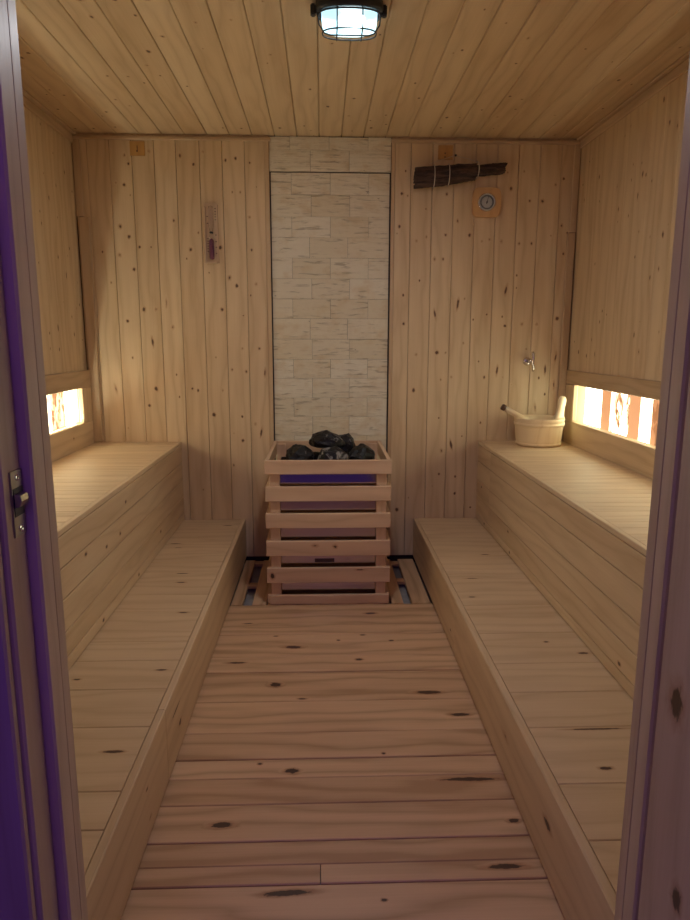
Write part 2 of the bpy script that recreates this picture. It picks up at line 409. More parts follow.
# ---- back wall: vertical boards left and right of the stone strip
wb = MB()
def vboards_back(xs, tones):
    for (a, b), tn in zip(zip(xs, xs[1:]), tones):
        wb.plank((a + .0008, D, 0.006), X, Z, 0, 0, 0) if False else None
        wb.plank((b - .0009, D, .006), Z, NX, H - .006, b - a - .0018, .014, c=.0022, tone=tn)
xsL = [-1.235, -1.165, -1.055, -.945, -.835, -.727, -.61, -.497, -.385, -.272]
xsR = [.364, .455, .565, .675, .785, .895, 1.005, 1.115, 1.225, 1.32]
tonesL = [.55, .50, .40, .62, .35, .60, .55, .35, .45]; tonesR = [.3, .5, .35, .4, .55, .5, .45, .5, .55]
vboards_back(xsL, tonesL); vboards_back(xsR, tonesR)
big = {0, 1, 2, 19, 20, 35, 40, 52}
for i, (x, z) in enumerate(KN['wallkL'] + KN['wallkR']):
    r = R.uniform(.005, .010)
    if i % 7 == 3: continue
    wb.knot_at((x, D, z), r * R.uniform(1.0, 1.5), r, n=NY, k=R.choice((.55, .62, .75, .85, 1.0)))
for pl in wb.pl:
    for _ in range(3):
        r = R.uniform(.003, .006); wb.knot(pl, R.uniform(.1, 2.1), R.uniform(.012, pl['W'] - .012), r * 1.5, r)
    if R.random() < .6:
        for k in range(3):
            wb.knot(pl, R.uniform(.5, 1.5), R.uniform(.02, pl['W'] - .02), .03, .007, ang=R.uniform(-.2, .2))
wall_back = wb.build('wall_back', PINE); tag(wall_back, kind='structure')
bk = MB(); bk.box((-1.45, D + .0145, -.04), (1.5, D + .05, H + .03), along=2)
bk.build('backing_board', DARK, wall_back)
# stone strip
st = MB()
SX0, SX1 = -.252, .348
courses = []
z = 2.196
for h in [.062, .1]: courses.append((z, z - h, D + .001)); z -= h + .0012
z -= .005
n = 0
while z > .05:
    h = .1015 + R.uniform(-.003, .003); courses.append((z, z - h, D + .004)); z -= h + .0012
for ci, (z1, z0, yy) in enumerate(courses):
    xo = [.095, 0, .1, .2, .1, .19, .1, .2, .1, .19][ci % 10] if ci < 10 else (.1 if ci % 2 else .2)
    x = SX0; first = True
    lo, hi = (SX0 - .009, SX1 + .005) if ci < 2 else (SX0 - .004, SX1 + .000)
    x = lo; nx = SX0 + xo
    while x < hi - .004:
        if nx <= x + .02: nx += .197
        e = min(nx, hi)
        if hi - e < .03: e = hi
        dy = R.uniform(-.0025, .0025); tn, sd = R.random(), R.random()
        nu = max(2, int((e - x) / .02)); nv = 5
        w = e - x - .0012; h = z1 - z0
        uo, vo = R.random() * 9, R.random() * 9
        def SP(i, j):
            px, pz = x + w * i / nu, z0 + h * j / nv
            ed = 0 if (0 < i < nu and 0 < j < nv) else .0022
            return Vector((px, yy + dy + ed + .0028 * noise.noise(Vector((px * 40 + sd * 30, pz * 90, sd * 9))), pz))
        for i in range(nu):
            for j in range(nv):
                q = [(i, j), (i + 1, j), (i + 1, j + 1), (i, j + 1)]
                st.face([SP(*k) for k in q], [(uo + w * k[0] / nu, vo + h * k[1] / nv) for k in q], [(tn, sd, 0)] * 4, 0, True)
        # sides of the stone
        cs = [(0, 0), (nu, 0), (nu, nv), (0, nv)]
        for a, b in zip(cs, cs[1:] + cs[:1]):
            p, q2 = SP(*a), SP(*b); st.face([p, Vector((p.x, D + .014, p.z)), Vector((q2.x, D + .014, q2.z)), q2], None, [(tn, sd, 0)] * 4)
        x = e; nx = e + .197
stone = st.build('stone_cladding', TRAV, wall_back); tag(stone, label='cream split-face stone strip behind the heater')

def mould(name, lo, hi, along, parent=None, mat=PINE_TRIM, tone=None, c=.004):
    m = MB(); m.box(lo, hi, along=along, c=c, tone=tone); return m.build(name, mat, parent)
# narrow uprights edging the stone, head moulding, corner posts
mould('upright_trim', (-.286, D - .008, .0), (-.262, D, H - .002), 2, wall_back, tone=.6)
mould('upright_trim', (.354, D - .008, .0), (.374, D, H - .002), 2, wall_back, tone=.6)
for a, b in ((-1.235, -.254), (.352, 1.32)):
    mould('head_moulding', (a, D - .014, H - .030), (b, D, H - .010), 0, wall_back, tone=.8)
mould('corner_trim', (-1.233, D - .014, 1.805), (-1.196, D, H - .03), 2, wall_back, tone=.75)
mould('corner_trim', (-1.221, D - .024, .66), (-1.170, D, 1.800), 2, wall_back, tone=.65)
mould('corner_trim', (1.283, D - .014, 1.745), (1.318, D, H - .03), 2, wall_back, tone=.75)
mould('corner_trim', (1.272, D - .024, .66), (1.312, D, 1.740), 2, wall_back, tone=.75)

# ---- side walls
def side_wall(name, sx, XW, ends, kn):
    w = MB(); E = -sx
    zlo = 1.04
    y = D - .001
    eu = Z
    ev = NY if sx < 0 else Y      # face looks into the room
    k = 0
    while y > FY + .01:
        wd = .108; y0 = max(y - wd, FY)
        o = (XW, y0 + .0006, zlo) if sx > 0 else (XW, y - .0006, zlo)
        # en = eu x ev must point into the room
        w.plank(o if sx > 0 else o, Z, Y if sx > 0 else NY, H - zlo, y - y0 - .0008, .014, c=.0007, tone=R.uniform(.45, .58))
        y = y0; k += 1
    for (yy, zz) in kn: w.knot_at((XW, yy, zz), R.uniform(.011, .02), R.uniform(.005, .008))
    for pl in w.pl:
        for _ in range(4):
            r = R.uniform(.003, .007); w.knot(pl, R.uniform(.05, 1.1), R.uniform(.015, .09), r * 1.6, r)
    ob = w.build(name, PINE); tag(ob, kind='structure')
    # lower carcass behind benches
    c = MB(); c.box(sorted2((XW + sx * .02, FY, -.02), (XW + sx * .034, D, .775))[0], sorted2((XW + sx * .02, FY, -.02), (XW + sx * .034, D, .775))[1], along=1)
    c.build('lower_boarding', PINE, ob)
    g = MB(); a, b = sorted2((XW + sx * .015, FY - .1, -.04), (XW + sx * .15, D + .05, H + .03))
    # shell behind the recess
    g.box((a[0] if sx < 0 else b[0] - .03, a[1], a[2]), (a[0] + .03 if sx < 0 else b[0], b[1], b[2]), along=2)
    g.build('outer_boarding', PINE, ob)
    return ob
def sorted2(a, b): return tuple(min(p, q) for p, q in zip(a, b)), tuple(max(p, q) for p, q in zip(a, b))
def sbox(name, a, b, along, parent, mat=PINE, tone=None, c=.003, kn=()):
    m = MB(); lo, hi = sorted2(a, b); pl = m.box(lo, hi, along=along, c=c, tone=tone)
    for p, ru, rv in kn: m.knot_at(p, ru, rv)
    return m.build(name, mat, parent)

ONYX = onyx_mat((ONYX_LO, ONYX_HI))
def slot(side, sx, XW, wall, yfar, ynear, tiles, zb=.776, zt=.967, yend=None):
    yend = yend or yfar
    F = XW - sx * .012         # frame boards stand a little proud of the boards above
    sbox('slot_rail', (F, FY, zt), (F + sx * .03, D - .001, 1.04), 1, wall, PINE_TRIM, tone=.9)
    sbox('slot_sill', (F + sx * .002, FY, .60), (F + sx * .026, D - .001, zb), 1, wall, PINE, tone=.35, kn=[((F + sx * .002, 2.86 if sx > 0 else 3.24, .72), .012, .008), ((F + sx * .002, 3.3, .70), .05, .004)])
    sbox('slot_stile', (F + sx * .001, yfar, zb + .001), (F + sx * .024, D - .002, zt - .001), 2, wall, PINE, tone=.6)
    sbox('slot_stile', (F + sx * .001, FY, zb + .001), (F + sx * .024, ynear, zt - .001), 2, wall, PINE, tone=.6)
    # recess lining
    sbox('slot_lining', (F + sx * .026, ynear - .02, zb - .035), (F + sx * .085, yend + .016, zb - .022), 1, wall, PINE, tone=.3)
    sbox('slot_lining', (F + sx * .03, ynear - .02, zt + .02), (F + sx * .085, yend + .016, zt + .033), 1, wall, PINE, tone=.3)
    sbox('slot_lining', (F + sx * .026, yend, zb - .02), (F + sx * .085, yend + .015, zt + .018), 2, wall, PINE_TRIM, tone=1.0)
    sbox('slot_lining', (F + sx * .026, ynear - .018, zb - .02), (F + sx * .085, ynear - .003, zt + .018), 2, wall, PINE, tone=.5)
    XP = XW + sx * .06
    lab = 'glowing backlit stone panel above the %s upper bench%s' % (side, ', beside the wooden bucket' if sx > 0 else '')
    root = tag(empty('backlit_panel', (XP, (yend + ynear) / 2, zb)), lab, 'wall light', 'backlit panels in the side walls')
    m = MB()
    for i, (ya, yb, wv, swirl) in enumerate(tiles):
        x0, x1 = XP, XP + sx * .014
        sd = R.random()
        lo, hi = (x0, yb + .0008, zb - .02), (x1, ya - .0008, zt + .018)
        lo, hi = sorted2(lo, hi)
        c8 = [Vector((x0 if a == 0 else x1, lo[1] if b == 0 else hi[1], lo[2] if c == 0 else hi[2])) for a in (0, 1) for b in (0, 1) for c in (0, 1)]
        cen = sum(c8, Vector()) / 8
        for q in ((0, 1, 3, 2), (4, 6, 7, 5), (0, 4, 5, 1), (2, 3, 7, 6), (0, 2, 6, 4), (1, 5, 7, 3)):
            pts = [c8[k] for k in q]
            nn = (pts[1] - pts[0]).cross(pts[2] - pts[0])
            if nn.dot(sum(pts, Vector()) / 4 - cen) < 0: pts = pts[::-1]
            m.face(pts, [(p.y, p.z) for p in pts], [(wv, sd, swirl)] * 4)
    pn = m.build('stone_panel', ONYX); pn.parent = root; pn.location = -root.location
    L = yend - ynear - .14
    # LED strip lying in the trough behind the sill
    lb = MB(); lo, hi = sorted2((F + sx * .030, ynear + .01, zb - .021), (F + sx * .044, yend - .13, zb - .014)); lb.box(lo, hi, along=1, c=.001)
    led = lb.build('light_strip', LED); led.parent = root; led.location = -root.location
    ld = bpy.data.lights.new('trough_light_' + side, 'AREA'); ld.shape = 'RECTANGLE'; ld.size = .02; ld.size_y = L; ld.energy = LED_W; ld.color = LED_COL
    lo_ = bpy.data.objects.new('trough_light', ld); COL.objects.link(lo_); lo_.parent = root
    lo_.location = Vector((F + sx * .037, (yend - .12 + ynear) / 2, zb - .012)) - root.location
    lo_.rotation_euler = (0, math.pi - sx * .42, 0)      # shines upwards and into the room
    return root

LED = plain('led_strip', (.9, .85, .7), .5, emis=(1.0, .86, .62), strength=8)
wl = side_wall('wall_left', -1, XL, None, [(3.3, 1.9), (3.35, 1.5), (3.2, 1.25), (3.4, 1.22), (3.1, 1.7), (3.45, 1.35)])
wr = side_wall('wall_right', 1, XR, None, KN['sideRk'] if 'sideRk' in KN else [(2.84, 1.87), (3.08, 1.87), (2.87, 1.79), (3.05, 1.77), (2.63, 1.6), (2.65, 1.575), (2.65, 2.01), (2.59, 1.98), (2.71, 2.11), (2.8, 1.22), (2.75, 1.15), (3.25, 1.2), (3.3, 1.12), (3.2, 1.13)])
def more(y, n0=0):
    out = []; seq = [.12, .2, .1, .14, .1, .22, .12, .11, .18, .1, .2, .13]; k = n0
    while y > 1.28:
        w = seq[k % len(seq)]; out.append((y, max(y - w, 1.26), .95 if k % 2 else .12, .9 if k % 4 == 1 else 0)); y -= w; k += 1
    return out
tR = [(3.44, 3.219, 1, 0), (3.219, 3.117, .05, 0), (3.117, 2.921, .75, 1), (2.921, 2.818, .07, 0), (2.818, 2.714, .95, .3), (2.714, 2.60, .05, .2)] + more(2.60, 1)
tL = [(3.54, 3.475, .5, .2), (3.475, 3.336, 1, 0), (3.336, 3.24, .3, .6), (3.24, 3.17, .3, 1), (3.17, 3.05, .75, .6)] + more(3.05, 0)
pR = slot('right', 1, XR, wr, 3.41, 1.30, tR, yend=3.425)
pL = slot('left', -1, XL + .01, wl, 3.40, 1.30, tL, yend=3.52, zt=.953)
# ceiling mouldings of the side walls: a cove board and a thin bead
for sx, XW, w in ((-1, XL, wl), (1, XR, wr)):
    sbox('cove_moulding', (XW - sx * .012, FY, H - .05), (XW, D - .016, H - .012), 1, w, PINE_TRIM, tone=.5)
    sbox('cove_moulding', (XW - sx * .03, FY, H - .012), (XW, D - .016, H - .001), 1, w, PINE_TRIM, tone=.7)

# ---- front wall with the doorway
fw = MB()
def fboards(x0, x1, z0, z1):
    n = max(1, round((x1 - x0) / .11)); s_ = (x1 - x0) / n
    for k in range(n): fw.plank((x0 + k * s_ + .001, FY, z0), Z, X, z1 - z0, s_ - .002, .014, c=.002)
fboards(XL - .15, -.42, -.02, H); fboards(.512, XR + .15, -.02, H); fboards(-.42, .512, 2.0, H)
for x0, x1, z0 in ((XL - .15, -.42, -.04), (.512, XR + .15, -.04), (-.42, .512, 2.0)):
    fw.box((x0, FY - .086, z0), (x1, FY - .015, H + .03), along=2)
wall_front = fw.build('wall_front', PINE); tag(wall_front, kind='structure')
door = tag(empty('door_1', (.05, .8, 0)), kind='structure')
def dpart(name, boards, mat=PINE_JAMB, parent=door, kn=()):
    m = MB()
    for lo, hi in boards: m.box(lo, hi, along=2 if hi[2] - lo[2] > hi[0] - lo[0] else 0, c=.003)
    for p, ru, rv in kn: m.knot_at(p, ru, rv)
    o = m.build(name, mat); o.parent = parent; o.location = -parent.location if parent is door else (0, 0, 0); return o
dpart('door_jamb', [((-.395, .7475, 0), (-.365, .797, 2.0)), ((-.395, .797, 0), (-.351, .835, 2.0))], kn=[((-.351, .82, .67), .008, .005), ((-.351, .825, 1.235), .008, .005), ((-.351, .81, .93), .006, .004)])
dpart('door_jamb', [((.458, .7475, 0), (.49, .803, 2.0)), ((.444, .803, 0), (.49, .835, 2.0))], kn=[((.444, .82, .78), .006, .006), ((.444, .82, .55), .006, .006)])
dpart('door_head', [((-.395, .7475, 1.98), (.49, .835, 2.01))])
dpart('inner_casing', [((-.42, .835, 0), (-.3525, .862, 2.0))]); dpart('inner_casing', [((.4455, .835, 0), (.51, .862, 2.0))])
dpart('outer_casing', [((-.50, .733, 0), (-.371, .7475, 2.07))]); dpart('outer_casing', [((.472, .733, 0), (.60, .7475, 2.07))])
# the door leaf stands open towards the hallway
leaf = dpart('door_leaf', [((.415, -.08, .012), (.4565, .742, 1.97))], kn=[((.415, .70, .78), .03, .02), ((.415, .66, .55), .02, .012)])
# strike plate let into the left jamb
bm = bmesh.new()
bbox(bm, (-.3655, .765, .967), (-.3630, .7955, 1.047), 0, .0008)
bbox(bm, (-.3632, .768, .992), (-.3622, .792, 1.026), 1)
prism(bm, [(0, 0), (.006, .002), (.009, .009), (.008, .016), (0, .018)], .020, Matrix.Translation((-.3634, .769, 1.002)), 0, .0008)
for z_ in (.976, 1.038):
    lathe(bm, [(.0001, 0), (.0042, 0), (.0042, .0012), (.0028, .0016), (.0001, .0008)], 20, Matrix.Translation((-.3631, .7805, z_)) @ Matrix.Rotation(math.pi / 2, 4, 'Y'), mi=2)
    bbox(bm, (-.3618, .7775, z_ - .0006), (-.3612, .7835, z_ + .0006), 1)
sp = bmobj('strike_plate', bm, [BRASSY, BLACK, CHROME], door, smooth=False); sp.location = -door.location
tag(sp, label='small steel strike plate with two screws')

# =================================================================== BENCHES
def cross_top(name, x0, x1, ycuts, z, mat, parent, tones, knots, T=.018):
    m = MB()
    for i, (a, b) in enumerate(zip(ycuts, ycuts[1:])):
        m.plank((x0, b + .0007, z), X, Y, x1 - x0, a - b - .0016, T, c=.0018, tone=tones[i % len(tones)])
    for (x, y, ru, rv) in knots: m.knot_at((x, y, z), ru, rv, n=Z, k=.95)
    o = m.build(name, mat); o.parent = parent; o.location = -parent.location; return o
def long_face(name, xf, sx, rows, y0, y1, mat, parent, knots=(), split=None, tones=(.4, .6, .5, .35, .55)):
    """boards along y on the plane x=xf facing the middle of the room (towards -sx)"""
    m = MB()
    for i, (a, b) in enumerate(zip(rows, rows[1:])):
        segs = [(y0, y1)] if not split else [(y0, split), (split + .001, y1)]
        for s0, s1 in segs:
            # normal towards -sx
            if sx > 0: m.plank((xf, s1, a + .0007), NY, Z, s1 - s0, b - a - .0030, .016, c=.0024, tone=tones[i % 5] + R.uniform(-.12, .12))
            else: m.plank((xf, s0, a + .0007), Y, Z, s1 - s0, b - a - .0030, .016, c=.0024, tone=tones[i % 5] + R.uniform(-.12, .12))
    for (y, z, ru, rv) in knots: m.knot_at((xf, y, z), ru, rv, k=.85)
    o = m.build(name, mat); o.parent = parent; o.location = -parent.location; return o
def cuts(y1, y0, w, lead=()):
    out = [y1] + list(lead); y = out[-1]
    while y > y0 + .09: y -= w * R.uniform(.85, 1.15); out.append(y)
    out[-1] = y0; return out
BY0 = FY + .013
# upper benches
for side, sx, xf, xw in (('left', -1, -.760, XL + .002 + .02), ('right', 1, .851, XR - .012)):
    lab = {'left': 'tall upper pine bench along the left wall, top clear of any bucket', 'right': 'tall upper pine bench along the right wall with the wooden bucket on it'}[side]
    b = tag(empty('sauna_bench', ((xf + xw) / 2, 2.2, 0)), lab, 'bench', 'sauna benches')
    lo, hi = min(xf - sx * .0, xw), max(xf, xw)
    a0, a1 = (xw, xf - .018) if sx < 0 else (xf + .018, xw)
    cross_top('seat', a0, a1, cuts(D - .001 - (.024 if 0 else 0), BY0, .062), .655, PINE_BENCH, b, (.2, .35, .25, .45, .3), [])
    m = MB(); l2, h2 = sorted2((xf, BY0, .637), (xf + sx * .0175, D - .001, .6555)); m.box(l2, h2, along=1, c=.002, tone=.3)
    o = m.build('seat_edge', PINE_BENCH); o.parent = b; o.location = -b.location
    kn = [(y, z, .013, .008) for y, z in (KN['faceLk'] if sx < 0 else KN['faceRk'])]
    long_face('front_panel', xf + sx * .001, sx, [.222, .262, .350, .44, .545, .636] if sx > 0 else [.222, .266, .345, .445, .54, .636], BY0, D - .001, PINE_BENCH, b, kn, split=3.27 if sx > 0 else None)
    m = MB(); l2, h2 = sorted2((xf + sx * .03, BY0 + .03, 0), (xf + sx * .07, D - .03, .20)); m.box(l2, h2, along=1)
    o = m.build('carcass', PINE_BENCH); o.parent = b; o.location = -b.location
# lower benches
rk = [(.749, 2.892, .022, .006), (.575, 2.40, .016, .006), (.733, 2.01, .009, .006), (.829, 1.928, .02, .008), (.733, 1.521, .10, .004), (.75, 1.523, .02, .008), (.655, 1.36, .018, .007), (.62, 2.60, .03, .004)]
lk = [(-.507, 3.425, .028, .006), (-.723, 3.114, .03, .006), (-.599, 2.70, .03, .005), (-.58, 2.59, .022, .007), (-.51, 2.29, .022, .006), (-.47, 1.86, .02, .006), (-.721, 1.81, .013, .005), (-.462, 1.46, .03, .007), (-.66, 1.45, .012, .003), (-.69, 3.05, .02, .004)]
for side, sx, xf, xb, yc, kn in (('left', -1, -.425, -.775, [2.708, 2.46, 2.30, 2.054, 1.922, 1.751, 1.564, 1.317, 1.20, 1.04], lk),
                                 ('right', 1, .503, .866, [3.22, 2.891, 2.654, 2.32, 2.08, 1.868, 1.70, 1.528, 1.31, 1.14, 1.0], rk)):
    lab = {'left': 'low pine step bench at the foot of the left upper bench', 'right': 'low pine step bench at the foot of the right upper bench'}[side]
    b = tag(empty('step_bench', ((xf + xb) / 2, 2.2, 0)), lab, 'bench', 'sauna benches')
    a0, a1 = (xb, xf - .022) if sx < 0 else (xf + .022, xb)
    lead = [3.40, 3.19, 2.98, 2.84] if sx < 0 else []
    cross_top('seat', a0, a1, [D - .001] + lead + yc + [BY0], .22, PINE_BENCH, b, (.4, .55, .35, .5, .6, .45), kn)
    m = MB(); l2, h2 = sorted2((xf + sx * .0, BY0, .006), (xf + sx * .0215, D - .001, .2205))
    if sx > 0:
        m.plank((xf, 3.547, .006), NY, Z, 3.547 - 2.36, .2145, .0215, c=.003, tone=.5); m.plank((xf - .001, 2.358, .006), NY, Z, 2.358 - BY0, .215, .0225, c=.003, tone=.42)
        fk = [((xf, 2.438, .068), .014, .006), ((xf, 1.645, .12), .03, .012), ((xf, 1.30, .126), .028, .012)]
    else:
        m.plank((xf, BY0, .006), Y, Z, 1.64 - BY0, .2145, .0215, c=.003, tone=.5); m.plank((xf, 1.642, .006), Y, Z, D - .001 - 1.642, .2145, .0215, c=.003, tone=.45)
        fk = [((xf, 1.80, .085), .022, .01), ((xf, 1.72, .15), .06, .004), ((xf, 1.434, .136), .012, .005), ((xf, 1.45, .049), .012, .007)]
    for p, ru, rv in fk: m.knot_at(p, ru, rv)
    o = m.build('front_board', PINE_BENCH); o.parent = b; o.location = -b.location

# =================================================================== HEATER
GX0, GX1, GY0, GY1, GZ = -.256, .306, 2.876, 3.46, .672
guard = tag(empty('heater_guard', ((GX0 + GX1) / 2, (GY0 + GY1) / 2, 0)), 'slatted pine guard box around the heater in front of the stone strip', 'heater guard')
def gp(name, lo, hi, along, tone=None, kn=(), lab=None):
    m = MB(); m.box(lo, hi, along=along, c=.002, tone=tone)
    for p, ru, rv in kn: m.knot_at(p, ru, rv, n=NY)
    o = m.build(name, PINE_GUARD); o.parent = guard; o.location = -guard.location; return o
rows = [(.609, .672), (.486, .553), (.362, .429), (.231, .301), (.103, .174), (.0, .043)]
for i, (z0, z1) in enumerate(rows):
    kn = []
    if i == 3: kn = [((-.035, GY0, .29), .018, .010), ((.055, GY0, .288), .012, .012)]
    if i == 4: kn = [((-.243, GY0, .135), .012, .022), ((.17, GY0, .171), .025, .004)]
    ex = 0 if i else .002
    last = i == 5
    gp('front_slat', (GX0 - ex + (.01 if last else 0), GY0, z0), (GX1 + ex - (.004 if last else 0), GY0 + .018, z1), 0, [.5, .6, .55, .5, .6, .65][i], kn)
    gp('side_slat', (GX0, GY0 + .0185, z0), (GX0 + .018, GY1 - .0185, z1), 1)
    gp('side_slat', (GX1 - .018, GY0 + .0185, z0), (GX1, GY1 - .0185, z1), 1)
    gp('back_slat', (GX0, GY1 - .018, z0), (GX1, GY1, z1), 0)
for x0 in (GX0 + .0185, GX1 - .0185 - .045):
    for y0 in (GY0 + .0185, GY1 - .0185 - .022):
        gp('corner_post', (x0, y0, .001), (x0 + .045, y0 + .022, GZ - .012), 2, .55)
# stainless heater inside the guard
stv = tag(empty('sauna_heater', ((GX0 + GX1) / 2, 3.16, 0)), 'stainless steel sauna heater seen through the slats of the guard box', 'heater')
sx0, sx1, sy0, sy1 = -.215, .265, 2.9215, 3.38
bm = bmesh.new()
t_ = .004
bbox(bm, (sx0, sy0, .022), (sx1, sy0 + t_, .60), 0, .001); bbox(bm, (sx0, sy1 - t_, .022), (sx1, sy1, .60), 0, .001)
bbox(bm, (sx0, sy0 + t_, .022), (sx0 + t_, sy1 - t_, .60), 0, .001); bbox(bm, (sx1 - t_, sy0 + t_, .022), (sx1, sy1 - t_, .60), 0, .001)
bbox(bm, (sx0 + t_, sy0 + t_, .022), (sx1 - t_, sy1 - t_, .032), 0); bbox(bm, (sx0 + t_, sy0 + t_, .520), (sx1 - t_, sy1 - t_, .525), 1)
o = bmobj('casing', bm, [STEEL, BLACK], None, smooth=False); o.parent = stv; o.location = -stv.location
for x0 in (sx0 + .01, sx1 - .04):
    for y0 in (sy0 + .01, sy1 - .04):
        bm = bmesh.new(); bbox(bm, (x0, y0, .0), (x0 + .03, y0 + .03, .022), 0, .002)
        o = bmobj('leg', bm, BLACK, None, smooth=False); o.parent = stv; o.location = -stv.location
bm = bmesh.new(); bbox(bm, (-.038, sy0 - .0015, .186), (.052, sy0 - .0001, .204), 0, .0005)  # thin dark reddish strip on the front of the casing
o = bmobj('front_strip', bm, DARK_STRIP, None, smooth=False); o.parent = stv; o.location = -stv.location; tag(o, label='small dark strip')
for i in range(5):      # heating element loops over the tray
    bm = bmesh.new(); xx = sx0 + .06 + i * .075
    tube(bm, [(xx, sy0 + .03, .535), (xx, sy1 - .04, .535), (xx + .01, sy1 - .03, .540), (xx + .02, sy1 - .04, .535), (xx + .02, sy0 + .03, .535)], .004, 8)
    o = bmobj('heating_element', bm, BLACK, None); o.parent = stv; o.location = -stv.location

# stones: each one its own jagged lump
def rock(cx, cy, cz, rx, ry, rz, seed, mat, label, rot=0, grp='heater stones'):
    rr = random.Random(seed)
    bm = bmesh.new()
    for _ in range(60):
        v = Vector((rr.gauss(0, 1), rr.gauss(0, 1), rr.gauss(0, 1))).normalized()
        v *= rr.uniform(.88, 1.06)
        bm.verts.new(v)
    g = bmesh.ops.convex_hull(bm, input=bm.verts)
    bmesh.ops.delete(bm, geom=[e for e in g['geom_interior'] if isinstance(e, bmesh.types.BMVert)], context='VERTS')
    bmesh.ops.triangulate(bm, faces=bm.faces)
    bmesh.ops.subdivide_edges(bm, edges=bm.edges, cuts=2, use_grid_fill=True)
    for v in bm.verts:
        p = v.co.copy(); k = 1 + .10 * noise.noise(p * 2.2 + Vector((seed, 0, 0))) + .06 * noise.noise(p * 6 + Vector((0, seed, 0)))
        v.co = Vector((p.x * k * rx, p.y * k * ry, p.z * k * rz))
    o = bmobj('heater_stone', bm, mat, None, smooth=False, loc=(cx, cy, cz), rot=(0, 0, rot))
    tag(o, label, 'stone', grp); return o
rock(-.108, 3.06, .648, .075, .075, .068, 3, ROCK, 'black stone at the left end of the pile in the heater, rough and rounded', .4)
rock(.018, 3.11, .722, .090, .066, .050, 5, ROCK, 'black stone lying on top of the pile in the heater', -.2)
rock(.050, 3.01, .650, .076, .052, .070, 8, ROCK_V, 'grey-veined stone at the front middle of the pile in the heater', .3)
rock(.182, 3.06, .650, .070, .070, .066, 11, ROCK, 'black stone at the right end of the pile in the heater', 1.1)
rock(.112, 3.19, .690, .052, .050, .060, 14, ROCK, 'dark stone half hidden behind the veined stone, right of the top one', .3)
rock(-.04, 3.17, .605, .060, .058, .060, 17, ROCK, 'black stone buried behind the left end stone, under the top one', .3)
rock(-.190, 2.970, .605, .026, .024, .045, 21, ROCK, 'tiny dark stone in the left front corner of the heater', .3)
rock(.240, 2.965, .610, .020, .022, .045, 23, ROCK, 'tiny dark stone in the right front corner of the heater', .9)

# =================================================================== THINGS ON THE WALLS
# sand timer
tm = tag(empty('sand_timer', (-.561, D, 1.73)), 'upright sauna sand timer with purple sand on the back wall left of the stones', 'sand timer')
bm = bmesh.new(); prism(bm, [(-.035, -.148), (.035, -.148), (.035, .138), (.028, .146), (-.028, .146), (-.035, .138)], -.010, Matrix(), 0, .002)
for x_, zs in ((.023, [.118, .104, .091, .078, .064, -.010, -.042, -.07, -.10]), (-.018, [.080, .047, -.028, -.040, -.052, -.064, -.077, -.09])):
    for z_ in zs: bbox(bm, (x_ - .0035, -.0108, z_ - .002), (x_ + .0035, -.0099, z_ + .002), 1)
bo = bmobj('back_plate', bm, [TIMER_WOOD, PRINT], tm, smooth=False)
bm = bmesh.new(); bbox(bm, (-.036, -.022, -.148), (-.026, -.0101, .128), 0, .002)
bmobj('side_rail', bm, TIMER_WOOD, tm, smooth=False)
bm = bmesh.new(); bbox(bm, (-.026, -.022, -.150), (.030, -.0101, -.140), 0, .002)
bmobj('bottom_rail', bm, TIMER_WOOD, tm, smooth=False)
bm = bmesh.new()
lathe(bm, [(.001, -.132), (.010, -.130), (.0125, -.12), (.0125, -.03), (.008, -.012), (.0022, 0), (.008, .012), (.0125, .03), (.0125, .115), (.010, .125), (.001, .128)], 24, Matrix.Translation((.002, -.024, 0)))
bmobj('glass_tube', bm, GLASS, tm)
bm = bmesh.new(); lathe(bm, [(.001, -.130), (.009, -.128), (.0112, -.118), (.0112, -.045), (.006, -.035), (.001, -.030)], 24, Matrix.Translation((.002, -.024, 0)))
tag(bmobj('sand', bm, PURPLE_SAND, tm), label='purple sand')
bm = bmesh.new(); bbox(bm, (-.006, -.036, -.004), (.010, -.0101, .004), 0, .002); bmobj('neck_clip', bm, BLACK, tm, smooth=False)

# dial thermometer
hy = tag(empty('sauna_thermometer', (.843, D, 1.888)), 'small round dial thermometer in a rounded square wooden frame below the bark bundle', 'thermometer')
def rsq(a, r, n=8):
    pts = []
    for cx, cz, a0 in ((a - r, a - r, 0), (-a + r, a - r, 90), (-a + r, -a + r, 180), (a - r, -a + r, 270)):
        for k in range(n + 1):
            t = math.radians(a0 + 90 * k / n); pts.append((cx + r * math.cos(t), cz + r * math.sin(t)))
    return pts
bm = bmesh.new(); prism(bm, rsq(.072, .028), -.020, Matrix(), 0, .004); bmobj('wooden_frame', bm, DIAL_WOOD, hy, smooth=False)
RX = Matrix.Rotation(math.pi / 2, 4, 'X')
bm = bmesh.new(); lathe(bm, [(.0001, .0), (.045, .0), (.045, .004), (.041, .006), (.040, .0035), (.0001, .0035)], 48, Matrix.Translation((0, -.020, 0)) @ RX); bmobj('bezel', bm, CHROME, hy)
bm = bmesh.new(); lathe(bm, [(.0001, 0), (.040, 0), (.040, .0006), (.0001, .0006)], 48, Matrix.Translation((0, -.0240, 0)) @ RX); dial = bmobj('dial', bm, DIALWHITE, hy, smooth=False)
bm = bmesh.new(); lathe(bm, [(.028, 0), (.035, 0), (.035, .0004), (.028, .0004)], 48, Matrix.Translation((0, -.0247, 0)) @ RX, close=True); o = bmobj('scale_ring', bm, DIALGREY, dial)
bm = bmesh.new()
for k in range(24):
    a = math.radians(225 - 270 * k / 23 + 0); c_, s_ = math.cos(a), math.sin(a)
    M = Matrix.Translation((0, -.0256, 0)) @ Matrix.Rotation(-a, 4, 'Y')
    vs = [bm.verts.new(M @ Vector(p)) for p in ((.024, 0, -.0005), (.037, 0, -.0005), (.037, 0, .0005), (.024, 0, .0005))]
    bm.faces.new(vs)
